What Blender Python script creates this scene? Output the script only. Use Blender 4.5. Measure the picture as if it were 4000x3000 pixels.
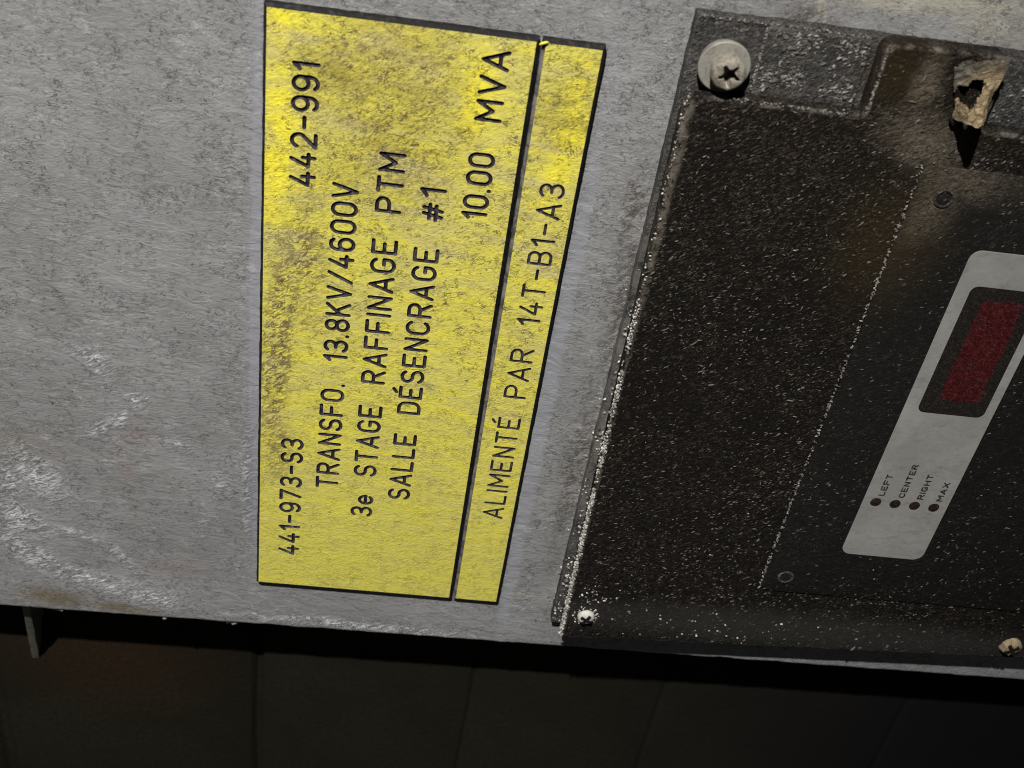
import bpy, bmesh, math, random
import numpy as np
from mathutils import Vector, Matrix, noise as mnoise

for o in list(bpy.data.objects):
    bpy.data.objects.remove(o, do_unlink=True)
scene = bpy.context.scene
COL = scene.collection
rnd = random.Random(7)
MM = 0.001

# Plane coordinates used throughout, in millimetres: X along the sign's text, Y down the cabinet,
# h out of the cabinet towards the viewer (h = 0 is the face of the yellow sign).
def W3(X, Y, h):
    return Vector((X * MM, -h * MM, -Y * MM))

# ---------------------------------------------------------------- camera, light, exposure
cam_d = bpy.data.cameras.new('camera')
cam = bpy.data.objects.new('camera', cam_d)
COL.objects.link(cam)
right = Vector((0.1382957834, -0.0123004541, -0.9903145839))
up = Vector((0.7815822994, 0.6154888198, 0.1015018319))
back = Vector((0.6082790359, -0.7880496250, 0.0947333258))
m = Matrix((right, up, back)).transposed().to_4x4()
m.translation = Vector((0.3110247406, -0.2797382424, -0.0397402439))
cam.matrix_world = m
cam_d.sensor_width = 36.0
cam_d.lens = 4682.58 / 4000.0 * 36.0
cam_d.clip_start = 0.01
cam_d.clip_end = 50.0
cam_d.dof.use_dof = True
cam_d.dof.focus_distance = 0.355
cam_d.dof.aperture_fstop = 20.0
scene.camera = cam

world = bpy.data.worlds.new('World')
scene.world = world
world.use_nodes = True
bg = world.node_tree.nodes.get('Background') or world.node_tree.nodes.new('ShaderNodeBackground')
bg.inputs['Color'].default_value = (0.95, 0.97, 1.0, 1)
bg.inputs['Strength'].default_value = 0.035

def lamp(name, pos, aim, power, cone, blend, radius, col):
    d = bpy.data.lights.new(name, 'SPOT')
    d.energy = power; d.spot_size = math.radians(cone); d.spot_blend = blend
    d.shadow_soft_size = radius; d.color = col
    o = bpy.data.objects.new(name, d); COL.objects.link(o)
    o.location = W3(*pos)
    o.rotation_euler = (W3(*aim) - W3(*pos)).to_track_quat('-Z', 'Y').to_euler()
    return o
lamp('work_lamp', (1100, -175, 600), (100, 8, 0), 105.0, 37.0, 1.0, 0.012, (1.0, 0.985, 0.96))

vs = scene.view_settings
scene.display_settings.display_device = 'sRGB'
vs.view_transform = 'Standard'; vs.look = 'None'; vs.exposure = 0.0; vs.gamma = 1.0
vs.use_curve_mapping = False

# ---------------------------------------------------------------- node helper
class NT:
    def __init__(self, name):
        self.m = bpy.data.materials.new(name); self.m.use_nodes = True
        self.t = self.m.node_tree; self.t.nodes.clear()
        self.out = self.t.nodes.new('ShaderNodeOutputMaterial')
        self.b = self.t.nodes.new('ShaderNodeBsdfPrincipled')
        self.t.links.new(self.b.outputs[0], self.out.inputs['Surface'])
        a = self.t.nodes.new('ShaderNodeAttribute'); a.attribute_name = 'pc'
        self.pc = a.outputs['Vector']
        self._w = {}
    def put(self, s, v):
        if isinstance(v, bpy.types.NodeSocket): self.t.links.new(v, s)
        elif isinstance(v, (tuple, list)) and len(v) == 3 and s.type == 'RGBA': s.default_value = (*v, 1)
        else: s.default_value = v
    def math(self, op, a, b=None, clamp=False):
        n = self.t.nodes.new('ShaderNodeMath'); n.operation = op; n.use_clamp = clamp
        self.put(n.inputs[0], a)
        if b is not None: self.put(n.inputs[1], b)
        return n.outputs[0]
    def add(self, a, b): return self.math('ADD', a, b)
    def mul(self, a, b): return self.math('MULTIPLY', a, b)
    def sub(self, a, b): return self.math('SUBTRACT', a, b)
    def mx(self, a, b): return self.math('MAXIMUM', a, b)
    def vm(self, op, a, b):
        n = self.t.nodes.new('ShaderNodeVectorMath'); n.operation = op
        self.put(n.inputs[0], a); self.put(n.inputs[1], b)
        return n.outputs['Vector']
    def mp(self, v, a, b, c=0.0, d=1.0, smooth=True):
        n = self.t.nodes.new('ShaderNodeMapRange'); n.clamp = True
        n.interpolation_type = 'SMOOTHSTEP' if smooth else 'LINEAR'
        self.put(n.inputs['Value'], v)
        for k, x in zip(('From Min', 'From Max', 'To Min', 'To Max'), (a, b, c, d)): self.put(n.inputs[k], x)
        return n.outputs['Result']
    def mix(self, f, a, b, mode='MIX'):
        n = self.t.nodes.new('ShaderNodeMix'); n.data_type = 'RGBA'; n.blend_type = mode
        self.put(n.inputs[0], f); self.put(n.inputs[6], a); self.put(n.inputs[7], b)
        return n.outputs[2]
    def tr(self, loc=(0, 0, 0), rot=0.0, sc=(1, 1, 1), vec=None, inverse=False):
        n = self.t.nodes.new('ShaderNodeMapping'); n.vector_type = 'TEXTURE' if inverse else 'POINT'
        self.put(n.inputs['Vector'], vec or self.pc)
        n.inputs['Location'].default_value = loc; n.inputs['Rotation'].default_value = (0, 0, rot)
        n.inputs['Scale'].default_value = sc
        return n.outputs[0]
    def noise(self, size, detail=4, rough=0.55, dist=0.0, stretch=(1, 1), rot=0.0, seed=0.0, vec=None):
        v = self.tr((seed * 137.1 + 31, seed * 73.3 + 57, seed * 31.0), rot, (size * stretch[0], size * stretch[1], size), vec, True)
        n = self.t.nodes.new('ShaderNodeTexNoise')
        self.put(n.inputs['Vector'], v)
        n.inputs['Scale'].default_value = 1.0; n.inputs['Detail'].default_value = detail
        n.inputs['Roughness'].default_value = rough; n.inputs['Distortion'].default_value = dist
        return n.outputs['Fac']
    def vor(self, size, seed=0.0, feature='F1', stretch=(1, 1), rot=0.0, vec=None, out='Distance'):
        v = self.tr((seed * 117, seed * 53, 0), rot, (size * stretch[0], size * stretch[1], size), vec, True)
        n = self.t.nodes.new('ShaderNodeTexVoronoi'); n.feature = feature
        self.put(n.inputs['Vector'], v); n.inputs['Scale'].default_value = 1.0
        return n.outputs[out]
    def warp(self, amt, size):
        k = (amt, size)
        if k not in self._w:
            n = self.t.nodes.new('ShaderNodeTexNoise')
            self.put(n.inputs['Vector'], self.tr((3.3, 9.1, 0), 0, (1 / size,) * 3))
            n.inputs['Detail'].default_value = 4; n.inputs['Roughness'].default_value = 0.6
            n.inputs['Scale'].default_value = 1.0
            v = self.vm('SUBTRACT', n.outputs['Color'], (0.5, 0.5, 0.5))
            v = self.vm('MULTIPLY', v, (amt * 2, amt * 2, 0))
            self._w[k] = self.vm('ADD', self.pc, v)
        return self._w[k]
    def blob(self, X, Y, rx, ry, rot=0.0, soft=0.6, w=4.0, ws=9.0):
        v = self.tr((X, Y, 0), math.radians(rot), (rx, ry, 1e6), self.warp(w, ws), inverse=True)
        n = self.t.nodes.new('ShaderNodeVectorMath'); n.operation = 'LENGTH'; self.put(n.inputs[0], v)
        return self.mp(n.outputs['Value'], 1.0 - soft, 1.0 + soft * 0.5, 1.0, 0.0)
    def sep(self, i):
        n = self.t.nodes.new('ShaderNodeSeparateXYZ'); self.put(n.inputs[0], self.warp(6.0, 25.0)); return n.outputs[i]
    def hair(self, size, width, patch=6.0, lo=0.5, hi=0.62, stretch=(1, 1), rot=0.0, seed=0.0):
        """short thin curved marks: a noise's contour line, broken up by a second noise"""
        a = self.noise(size, 3, 0.6, 0.7, stretch, rot, seed)
        l = self.mp(self.math('ABSOLUTE', self.sub(a, 0.5)), 0.0, width, 1.0, 0.0)
        p = self.mp(self.noise(patch, 3, 0.6, 0.3, (1, 1), 0, seed + 4.4), lo, hi)
        q = self.mp(self.noise(size * 1.6, 2, 0.5, 0.2, (1, 1), 0.4, seed + 8.1), 0.45, 0.6)
        return self.mul(l, self.mul(p, q))
    def bump(self, h, dist=MM, strength=1.0):
        n = self.t.nodes.new('ShaderNodeBump'); n.inputs['Distance'].default_value = dist
        n.inputs['Strength'].default_value = strength
        self.put(n.inputs['Height'], h); self.put(self.b.inputs['Normal'], n.outputs[0])
    def fin(self, col, rough=0.6, spec=0.3, metal=0.0):
        self.put(self.b.inputs['Base Color'], col); self.put(self.b.inputs['Roughness'], rough)
        self.put(self.b.inputs['Specular IOR Level'], spec); self.put(self.b.inputs['Metallic'], metal)
        return self.m

# ---------------------------------------------------------------- materials
# pale scuffs on the cabinet paint: X, Y, half width, half length (mm), angle (degrees)
SCUFFS = [(37.0, -69.9, 6.0, 13.5, 61), (61.5, -45.9, 2.6, 10.1, -35), (71.2, -37.7, 2.4, 3.4, -37), (85.7, -49.4, 3.0, 7.3, 40),
          (16.4, -76.9, 6.0, 9.7, 42), (0.3, -74.7, 5.0, 16.0, 45), (-10.3, -55.5, 4.5, 15.2, 19), (-16.6, -35.7, 4.5, 12.8, 15),
          (11.8, -57.3, 1.6, 9.9, 22), (3.2, -45.8, 1.6, 8.4, 54), (39.5, -12.5, 1.5, 5.8, 72), (40.0, -4.0, 1.3, 32.2, 89),
          (-21.8, 32.8, 2.2, 39.0, 1), (54.8, -25.3, 1.5, 5.4, 6), (32.2, -78.8, 5.0, 4.0, 3)]
def mat_cabinet():
    n = NT('grey_cabinet_paint')
    A = 1.72                                  # grain runs across the panel, a little downhill
    big = n.noise(38, 5, 0.6, 0.4)
    mid = n.noise(6, 6, 0.68, 0.8, (1.9, 0.7), A)
    fine = n.noise(0.85, 5, 0.72, 0.9, (1.5, 0.8), A - 0.2)
    c = n.mix(n.mp(big, 0.35, 0.68), (0.228, 0.223, 0.219), (0.278, 0.273, 0.269))
    c = n.mix(n.mul(n.mp(mid, 0.45, 0.75), 0.28), c, (0.18, 0.172, 0.16))
    c = n.mix(n.mul(n.mp(fine, 0.48, 0.74), 0.26), c, (0.15, 0.144, 0.135))
    sc = None
    for a in SCUFFS:
        b = n.mul(n.blob(a[0], a[1], a[2] * (1.15 if a[2] > 2 else 1.5), a[3] * 1.05, a[4], 0.95, 5.0 if a[2] > 2 else 2.4, 7), 1.0 if a[2] > 2 else 0.6)
        sc = b if sc is None else n.mx(sc, b)
    scn = n.mp(n.noise(2.0, 6, 0.75, 1.0, (1.7, 0.6), 1.1, 2), 0.38, 0.55)
    sc2 = n.mul(sc, scn)
    c = n.mix(n.mul(sc2, 1.0), c, (0.60, 0.595, 0.605))
    pk = n.mx(n.blob(57.7, -39.6, 3.0, 8.2, -20, 0.9), n.mx(n.blob(43.5, -41.5, 3.0, 5.7, 74, 0.9), n.blob(1.1, -30.3, 5.0, 11, 1, 0.9)))
    c = n.mix(n.mul(pk, 0.5), c, (0.25, 0.20, 0.195))
    br = n.mx(n.blob(-19.5, -70.1, 5.0, 13, 2, 0.8, 2), n.blob(-22.5, -47.5, 2.6, 13, 8, 0.8, 2))
    c = n.mix(n.mul(br, 0.75), c, (0.15, 0.118, 0.062))
    yl = n.blob(50, -82, 9, 22, 0, 0.9)
    c = n.mix(n.mul(yl, 0.35), c, (0.19, 0.172, 0.13))
    tn = n.mx(n.blob(221.2, 160, 2.8, 28, -4, 0.8, 2), n.mx(n.blob(217, 131.5, 1.2, 4.5, 60, 0.9, 1.5), n.mul(n.blob(218, 173, 5, 12, 8, 0.9), 0.6)))
    c = n.mix(n.mul(tn, 0.75), c, (0.40, 0.375, 0.29))
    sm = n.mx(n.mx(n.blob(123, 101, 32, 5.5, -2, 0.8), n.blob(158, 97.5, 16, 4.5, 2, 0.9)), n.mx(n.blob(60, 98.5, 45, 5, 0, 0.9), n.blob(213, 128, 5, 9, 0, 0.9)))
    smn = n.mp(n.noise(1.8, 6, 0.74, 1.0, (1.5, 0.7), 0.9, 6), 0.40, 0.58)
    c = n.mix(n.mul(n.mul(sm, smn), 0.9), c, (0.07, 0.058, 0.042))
    drip = n.blob(1.4, 92.8, 0.9, 10.6, 6, 0.8, 0.8, 4)
    c = n.mix(n.mul(drip, 0.6), c, (0.42, 0.375, 0.30))
    cl = n.mx(n.blob(70, 84.8, 130, 3.0, 0, 0.6, 1.2, 10), n.blob(100, -2.5, 130, 2.2, 0, 0.6, 1.0, 10))
    c = n.mix(n.mul(cl, 0.65), c, (0.268, 0.271, 0.298))
    ok = n.mp(n.mx(cl, n.mul(n.blob(-12, 40, 9, 60, 0, 0.8), 0.8)), 0.0, 1.0, 1.0, 0.15)
    h1 = n.hair(2.2, 0.028, 13, 0.44, 0.57, (1.8, 0.75), A, 1)
    h2 = n.hair(1.4, 0.038, 9, 0.46, 0.6, (1.5, 0.9), A - 0.7, 5)
    h3 = n.hair(1.0, 0.042, 11, 0.44, 0.58, (1.7, 0.8), A + 0.35, 9)
    hs = n.mul(n.mx(n.mx(h1, h2), h3), ok)
    c = n.mix(n.mul(hs, 0.85), c, (0.05, 0.047, 0.043))
    wl = n.hair(2.0, 0.05, 12, 0.46, 0.6, (1.8, 0.8), A, 11)
    c = n.mix(n.mul(wl, 0.5), c, (0.46, 0.455, 0.45))
    ht = n.mul(n.noise(1.1, 6, 0.7, 1.1, (1.5, 0.8), A - 0.2, 3), n.mp(ok, 0, 1, 0.10, 0.36))
    ht = n.add(ht, n.mul(sc2, 1.0))
    ht = n.add(ht, n.mul(n.noise(4.5, 4, 0.55, 0.6, (1.5, 0.8), A), 0.5))
    ht = n.sub(ht, n.mul(hs, 0.12))
    n.bump(ht)
    return n.fin(c, 0.62, 0.25)

def mat_yellow():
    n = NT('dirty_yellow_laminate')
    streak = n.noise(8, 6, 0.66, 0.5, (2.2, 0.5), 1.68)
    c = n.mix(n.mp(streak, 0.32, 0.7), (0.735, 0.655, 0.07), (0.585, 0.525, 0.125))
    # greener, flatter yellow at the left end; cleaned bright patches
    up_ = n.mp(n.sep(0), 0.0, 165.0, 0.28, 1.0)
    c = n.mix(n.mul(n.blob(8, 40, 50, 60, 0, 0.9), 0.55), c, (0.60, 0.55, 0.10))
    brt = n.mx(n.mx(n.blob(163, 3.5, 24, 4.5, 3, 0.7), n.blob(196, 3.5, 7, 4, 0, 0.8)), n.mx(n.blob(185, 53, 14, 5, 10, 0.9), n.blob(176, 76, 26, 4, 4, 0.9)))
    c = n.mix(n.mul(brt, 0.8), c, (0.93, 0.80, 0.03))
    # heavy grime in the upper right area, brown blotches along the top margin, mild elsewhere
    z1 = n.mx(n.blob(176, 32, 30, 20, 0, 0.8), n.blob(186, 17, 12, 9, 0, 0.9))
    z1 = n.mx(z1, n.mul(n.blob(184, 74, 15, 9, 0, 0.9), 0.8))
    z2 = n.mx(n.blob(100, 4.5, 45, 5.2, 3, 0.6, 3, 6), n.blob(130, 12, 24, 5, 0, 0.9, 3, 6))
    z2 = n.mx(z2, n.mul(n.blob(60, 6, 14, 5, 0, 0.9), 0.8))
    film = n.mp(n.noise(8, 5, 0.6, 0.6, (1.7, 0.7), 1.75, 3), 0.26, 0.70)
    c = n.mix(n.mul(n.mul(z1, film), 0.9), c, (0.36, 0.29, 0.04))
    grey = n.mp(n.noise(11, 4, 0.6, 0.6, (1.9, 0.6), 1.7, 9), 0.42, 0.70)
    c = n.mix(n.mul(n.mul(grey, up_), 0.6), c, (0.50, 0.43, 0.215))
    gr = n.mp(n.noise(1.2, 6, 0.72, 1.0, (1.4, 0.8), 1.0, 5), 0.47, 0.62)
    c = n.mix(n.mul(n.mul(gr, n.mp(n.noise(16, 3, 0.6, 0.4, (1, 1), 0, 8), 0.34, 0.62)), n.mul(up_, 0.6)), c, (0.31, 0.25, 0.085))
    c = n.mix(n.mul(n.mul(gr, z1), 0.85), c, (0.165, 0.13, 0.038))
    bl = n.mp(n.noise(1.8, 6, 0.72, 1.0, (1.5, 0.7), 0.9, 12), 0.45, 0.55)
    c = n.mix(n.mul(n.mul(bl, z2), 0.9), c, (0.15, 0.105, 0.06))
    h1 = n.hair(2.0, 0.045, 9, 0.40, 0.55, (1.6, 0.8), 1.1, 2)
    h2 = n.hair(1.2, 0.06, 7, 0.42, 0.56, (1.6, 0.8), 1.9, 6)
    hs = n.mx(h1, h2)
    hs = n.mul(hs, n.mp(up_, 0.28, 1.0, 0.5, 1.0))
    c = n.mix(n.mul(hs, 0.9), c, (0.085, 0.06, 0.025))
    sp = n.mp(n.vor(3.1, 2), 0.04, 0.10, 1.0, 0.0)
    spm = n.mul(sp, n.mp(n.noise(5, 2, 0.5, 0, (1, 1), 0, 15), 0.5, 0.58))
    c = n.mix(n.mul(spm, 0.8), c, (0.06, 0.05, 0.035))
    pale = n.mp(n.noise(3.3, 5, 0.7, 0.8, (0.6, 1.8), 0.0, 21), 0.6, 0.75)
    c = n.mix(n.mul(pale, 0.4), c, (0.74, 0.68, 0.33))
    ht = n.add(n.mul(n.noise(1.3, 6, 0.7, 1.2, (1.5, 0.8), 1.1, 3), 0.30), n.mul(n.noise(4.0, 4, 0.6, 0.8, (1.5, 0.8), 1.7), 0.28))
    ht = n.sub(ht, n.mul(hs, 0.06))
    n.bump(ht)
    return n.fin(c, 0.55, 0.3)

def mat_core(name='black_laminate_core', a=(0.010, 0.009, 0.009), b=(0.05, 0.045, 0.041), lo=0.48, hi=0.78):
    n = NT(name)
    d = n.mp(n.noise(2.2, 6, 0.7, 0.6, (1.6, 0.8)), lo, hi)
    c = n.mix(d, a, b)
    if name == 'black_laminate_core':
        sy = n.t.nodes.new('ShaderNodeSeparateXYZ'); n.put(sy.inputs[0], n.pc)
        gap = n.mul(n.mp(sy.outputs[1], 65.95, 66.15), n.mul(n.mp(sy.outputs[1], 67.2, 67.3, 1, 0), n.mp(sy.outputs[0], 199.6, 200.2, 1, 0)))
        c = n.mix(n.mul(gap, n.mp(n.noise(5, 5, 0.7, 0.5), 0.36, 0.62, 0.25, 1.0)), c, (0.19, 0.175, 0.155))
    n.bump(n.mul(n.noise(0.8, 4, 0.7, 0.5), 0.12))
    return n.fin(c, 0.75, 0.15)

def mat_monitor(kind):
    n = NT('dusty_black_' + kind)
    d1 = n.noise(0.8, 6, 0.78, 1.2, (1.9, 0.62), 1.02, 1)
    d2 = n.noise(14, 4, 0.6, 0.5)
    base = {'plastic': (0.0075, 0.0066, 0.0055), 'flange': (0.03, 0.0295, 0.029), 'overlay': (0.010, 0.0095, 0.0083)}[kind]
    dust = {'plastic': (0.175, 0.135, 0.098), 'flange': (0.34, 0.33, 0.315), 'overlay': (0.085, 0.075, 0.064)}[kind]
    f = n.mp(d1, 0.51 if kind != 'flange' else 0.44, 0.72)
    f = n.mul(f, n.mp(d2, 0.25, 0.7, 0.35, 1.0))
    c = n.mix(f, base, dust)
    # browner and thicker dust near the upper right corner of the panel
    z = n.mx(n.blob(190, 130, 55, 45, 0, 0.9), n.blob(205, 168, 26, 20, 0, 0.9))
    c = n.mix(n.mul(n.mul(z, f), 0.7), c, (0.185, 0.138, 0.092))
    ol = n.mx(n.blob(160, 165, 22, 16, 0, 0.9), n.blob(206, 152, 9, 10, 0, 0.9))
    c = n.mix(n.mul(ol, 0.45), c, (0.042, 0.028, 0.010))
    if kind == 'flange':
        fd = n.mul(n.blob(95, 102.5, 70, 3.2, 0, 0.8, 2.0, 6), n.mp(n.noise(6, 5, 0.7, 0.6), 0.36, 0.6))
        c = n.mix(n.mul(fd, 0.9), c, (0.20, 0.188, 0.17))
    if kind == 'plastic':
        gb = n.blob(6, 190, 10, 110, 0, 0.7, 4, 8)
        c = n.mix(n.mul(gb, 0.5), c, (0.052, 0.05, 0.046))
        ring = n.mx(n.blob(190, 165, 8, 13, 20, 0.9), n.blob(205, 160, 8, 4, 0, 0.9))
        c = n.mix(n.mul(n.mul(ring, n.mp(d1, 0.36, 0.62)), 0.8), c, (0.20, 0.165, 0.12))
        eg = n.mul(n.blob(165, 104.0, 45, 1.2, 0, 0.8, 1.2, 4), n.mp(n.noise(3, 5, 0.7, 0.5), 0.35, 0.6))
        c = n.mix(n.mul(eg, 0.7), c, (0.19, 0.165, 0.13))
    if kind == 'overlay':
        ring = n.mx(n.blob(181, 178, 7, 16, 0, 0.9), n.blob(172, 172, 12, 7, 10, 0.9))
        c = n.mix(n.mul(n.mul(ring, n.mp(d1, 0.38, 0.64)), 0.75), c, (0.15, 0.122, 0.088))
    sp = n.mp(n.vor(1.7, 3, stretch=(1.7, 0.6), rot=1.02), 0.08, 0.24, 1.0, 0.0)
    spm = n.mul(sp, n.mp(n.noise(3.5, 3, 0.6, 0, (1, 1), 0, 14), 0.52, 0.62))
    c = n.mix(n.mul(n.mul(spm, n.mp(n.blob(40, 140, 90, 60, 0, 0.9), 0, 1, 0.35, 0.8)), 1.0), c, (0.24, 0.225, 0.20) if kind != 'overlay' else (0.16, 0.15, 0.135))
    ed = n.t.nodes.new('ShaderNodeAttribute'); ed.attribute_name = 'tone'
    edm = n.mul(ed.outputs['Fac'], n.mp(n.noise(4, 5, 0.7, 0.5), 0.40, 0.70, 0.0, 0.75))
    c = n.mix(edm, c, (0.21, 0.187, 0.155))
    amp = {'plastic': 0.85, 'flange': 1.5, 'overlay': 0.5}[kind]
    ht = n.add(n.mul(n.noise(0.85, 6, 0.74, 1.2, (1.9, 0.62), 1.02, 1), amp), n.mul(n.noise(3.5, 3, 0.6, 0.8), 0.5))
    n.bump(ht)
    return n.fin(c, 0.85, 0.06)

def mat_simple(name, col, col2, size=3.0, amp=0.1, rough=0.6, lo=0.4, hi=0.7, metal=0.0, spec=0.3, stretch=(1, 1)):
    n = NT(name)
    c = n.mix(n.mp(n.noise(size, 6, 0.68, 0.8, stretch), lo, hi), col, col2)
    n.bump(n.mul(n.noise(size * 0.4, 5, 0.68, 0.8, stretch), amp))
    return n.fin(c, rough, spec, metal)

def mat_label():
    n = NT('grey_label_film')
    c = n.mix(n.mp(n.noise(16, 5, 0.6, 0.4), 0.3, 0.7), (0.225, 0.22, 0.204), (0.285, 0.278, 0.264))
    f = n.mp(n.noise(5, 6, 0.68, 0.8, (0.7, 1.6)), 0.5, 0.78)
    c = n.mix(n.mul(f, 0.8), c, (0.15, 0.138, 0.11))
    f2 = n.mp(n.noise(2.2, 6, 0.72, 0.9, (1.6, 0.8), 1.3, 7), 0.5, 0.68)
    c = n.mix(n.mul(f2, 0.4), c, (0.15, 0.142, 0.12))
    sp = n.mul(n.mp(n.vor(1.6, 1), 0.05, 0.16, 1, 0), n.mp(n.noise(4, 3, 0.6), 0.5, 0.62))
    c = n.mix(n.mul(sp, 0.65), c, (0.14, 0.125, 0.10))
    c = n.mix(n.mul(n.hair(1.8, 0.03, 8, 0.48, 0.6, (1, 1.5), 0.3, 3), 0.5), c, (0.12, 0.11, 0.095))
    n.bump(n.mul(n.noise(1.2, 5, 0.65, 0.8), 0.08))
    return n.fin(c, 0.55, 0.3)

def mat_window(name, a, b):
    n = NT(name)
    f = n.mp(n.noise(0.9, 6, 0.72, 1.3, (0.8, 1.5), 0.6, 1), 0.44, 0.7)
    c = n.mix(f, a, b)
    if name == 'red_filter':      # the red shows only where the dusty window is clean enough
        e = n.mp(n.noise(3.2, 5, 0.7, 0.8), 0.30, 0.5, 0.45, 1.0)
        c = n.mix(e, n.mix(f, (0.015, 0.0115, 0.010), (0.06, 0.048, 0.04)), c)
    n.bump(n.mul(n.noise(0.9, 6, 0.7, 1.2, (0.8, 1.5), 0.6, 1), 0.35))
    return n.fin(c, 0.8, 0.08)

def mat_wall():
    n = NT('dark_olive_wall')
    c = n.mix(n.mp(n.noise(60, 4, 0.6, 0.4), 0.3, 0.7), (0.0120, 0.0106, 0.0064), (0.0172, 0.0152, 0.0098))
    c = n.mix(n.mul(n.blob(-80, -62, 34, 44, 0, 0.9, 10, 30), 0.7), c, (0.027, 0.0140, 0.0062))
    c = n.mix(n.mp(n.noise(2, 4, 0.7), 0.4, 0.75), c, (0.0105, 0.0095, 0.0066))
    c = n.mix(n.mul(n.blob(-104, 74, 5, 7, -30, 0.9, 4, 9), 0.7), c, (0.012, 0.011, 0.008))
    c = n.mix(n.mul(n.blob(-102, 33, 1.6, 40, -15, 0.8, 2.0, 20), 0.8), c, (0.013, 0.012, 0.009))
    c = n.mix(n.blob(-80, 330, 150, 170, 0, 0.8, 10, 60), c, (0.0060, 0.0056, 0.0062))  # near-black lower area: the fading lamp light is painted into the wall colour
    n.bump(n.mul(n.noise(3, 5, 0.6, 0.5), 0.3))
    return n.fin(c, 0.85, 0.06)

def mat_dust():
    n = NT('dust_flakes')
    a = n.t.nodes.new('ShaderNodeAttribute'); a.attribute_name = 'tone'
    c = n.mix(a.outputs['Fac'], (0.05, 0.043, 0.036), (0.62, 0.59, 0.54))
    return n.fin(c, 0.9, 0.1)

def mat_tab():
    n = NT('tab_crust')
    f = n.noise(1.4, 6, 0.72, 1.0, (1.8, 0.6), 1.1, 3)
    c = n.mix(n.mp(f, 0.42, 0.64), (0.04, 0.034, 0.025), (0.15, 0.132, 0.105))
    t = n.blob(203.5, 172.5, 9.5, 5.6, 22, 0.5, 1.5, 3)
    c2 = n.mix(n.mp(f, 0.40, 0.64), (0.13, 0.088, 0.042), (0.38, 0.30, 0.18))
    c = n.mix(t, c, c2)
    n.bump(n.mul(f, 0.9))
    return n.fin(c, 0.9, 0.15)

M = dict(
    cabinet=mat_cabinet(), yellow=mat_yellow(), core=mat_core(),
    groove=mat_core('engraved_groove', (0.017, 0.013, 0.018), (0.10, 0.088, 0.105), 0.45, 0.75),
    plastic=mat_monitor('plastic'), flange=mat_monitor('flange'), overlay=mat_monitor('overlay'),
    label=mat_label(), window=mat_window('smoked_window', (0.011, 0.0095, 0.008), (0.036, 0.030, 0.025)),
    red=mat_window('red_filter', (0.034, 0.0035, 0.0045), (0.125, 0.024, 0.024)),
    ink=mat_simple('label_ink', (0.012, 0.011, 0.010), (0.09, 0.085, 0.08), 1.5, 0.02),
    dot=mat_window('dark_indicator', (0.012, 0.008, 0.007), (0.06, 0.035, 0.03)),
    washer=mat_simple('dusty_zinc_washer', (0.235, 0.222, 0.19), (0.14, 0.127, 0.104), 3.0, 0.08, 0.5),
    bolt=mat_simple('dusty_bolt', (0.27, 0.245, 0.205), (0.10, 0.083, 0.05), 1.5, 0.35, 0.55),
    screw=mat_simple('pale_screw', (0.50, 0.48, 0.42), (0.20, 0.175, 0.12), 1.0, 0.15, 0.4, 0.5, 0.7),
    tabmat=mat_tab(), crust=mat_simple('tan_crust', (0.36, 0.285, 0.17), (0.13, 0.095, 0.055), 2.2, 0.9, 0.85, 0.45, 0.68, stretch=(0.7, 1.4)),
    hole=mat_simple('near_black', (0.006, 0.005, 0.006), (0.012, 0.009, 0.009), 2.0, 0.05),  # near-black for the screw slots and the stub at the tab
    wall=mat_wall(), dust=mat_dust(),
    rod=mat_simple('dull_rod', (0.17, 0.165, 0.135), (0.10, 0.10, 0.05), 3.0, 0.2),
    chipyel=mat_simple('yellow_shaving', (0.78, 0.66, 0.06), (0.5, 0.42, 0.08), 1.0, 0.05),
)

# ---------------------------------------------------------------- mesh helpers
def finish(name, V, F, mat, parent=None, smooth=None, tone=None):
    """V: list of plane-coordinate points (mm); one mesh object, origin at its parent's origin or at its own centre"""
    V = np.asarray(V, dtype=np.float64)
    world_pts = np.stack([V[:, 0], -V[:, 2], -V[:, 1]], 1) * MM
    if parent is not None: org = np.array(parent['_org'])
    else: org = (world_pts.min(0) + world_pts.max(0)) / 2
    me = bpy.data.meshes.new(name)
    me.from_pydata((world_pts - org).tolist(), [], F)
    at = me.attributes.new('pc', 'FLOAT_VECTOR', 'POINT')
    at.data.foreach_set('vector', V.astype(np.float32).ravel())
    if tone is not None:
        at = me.attributes.new('tone', 'FLOAT', 'POINT'); at.data.foreach_set('value', np.asarray(tone, dtype=np.float32))
    me.materials.append(mat)
    if smooth is not None:
        me.polygons.foreach_set('use_smooth', [True] * len(me.polygons))
        if smooth < 179: me.set_sharp_from_angle(angle=math.radians(smooth))
    me.validate(); me.update()
    o = bpy.data.objects.new(name, me); COL.objects.link(o)
    o['_org'] = [float(x) for x in org]
    if parent is not None:
        o.parent = parent
    else:
        o.location = org
    return o

def thing(name, X, Y, h):
    o = bpy.data.objects.new(name, None); COL.objects.link(o)
    o.location = W3(X, Y, h); o['_org'] = list(W3(X, Y, h)); o.empty_display_size = 0.02
    return o

def tag(o, label=None, cat=None, group=None, kind=None):
    if label: o['label'] = label
    if cat: o['category'] = cat
    if group: o['group'] = group
    if kind: o['kind'] = kind
    return o

def area2(P): return sum(P[i][0] * P[(i + 1) % len(P)][1] - P[(i + 1) % len(P)][0] * P[i][1] for i in range(len(P)))

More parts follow.
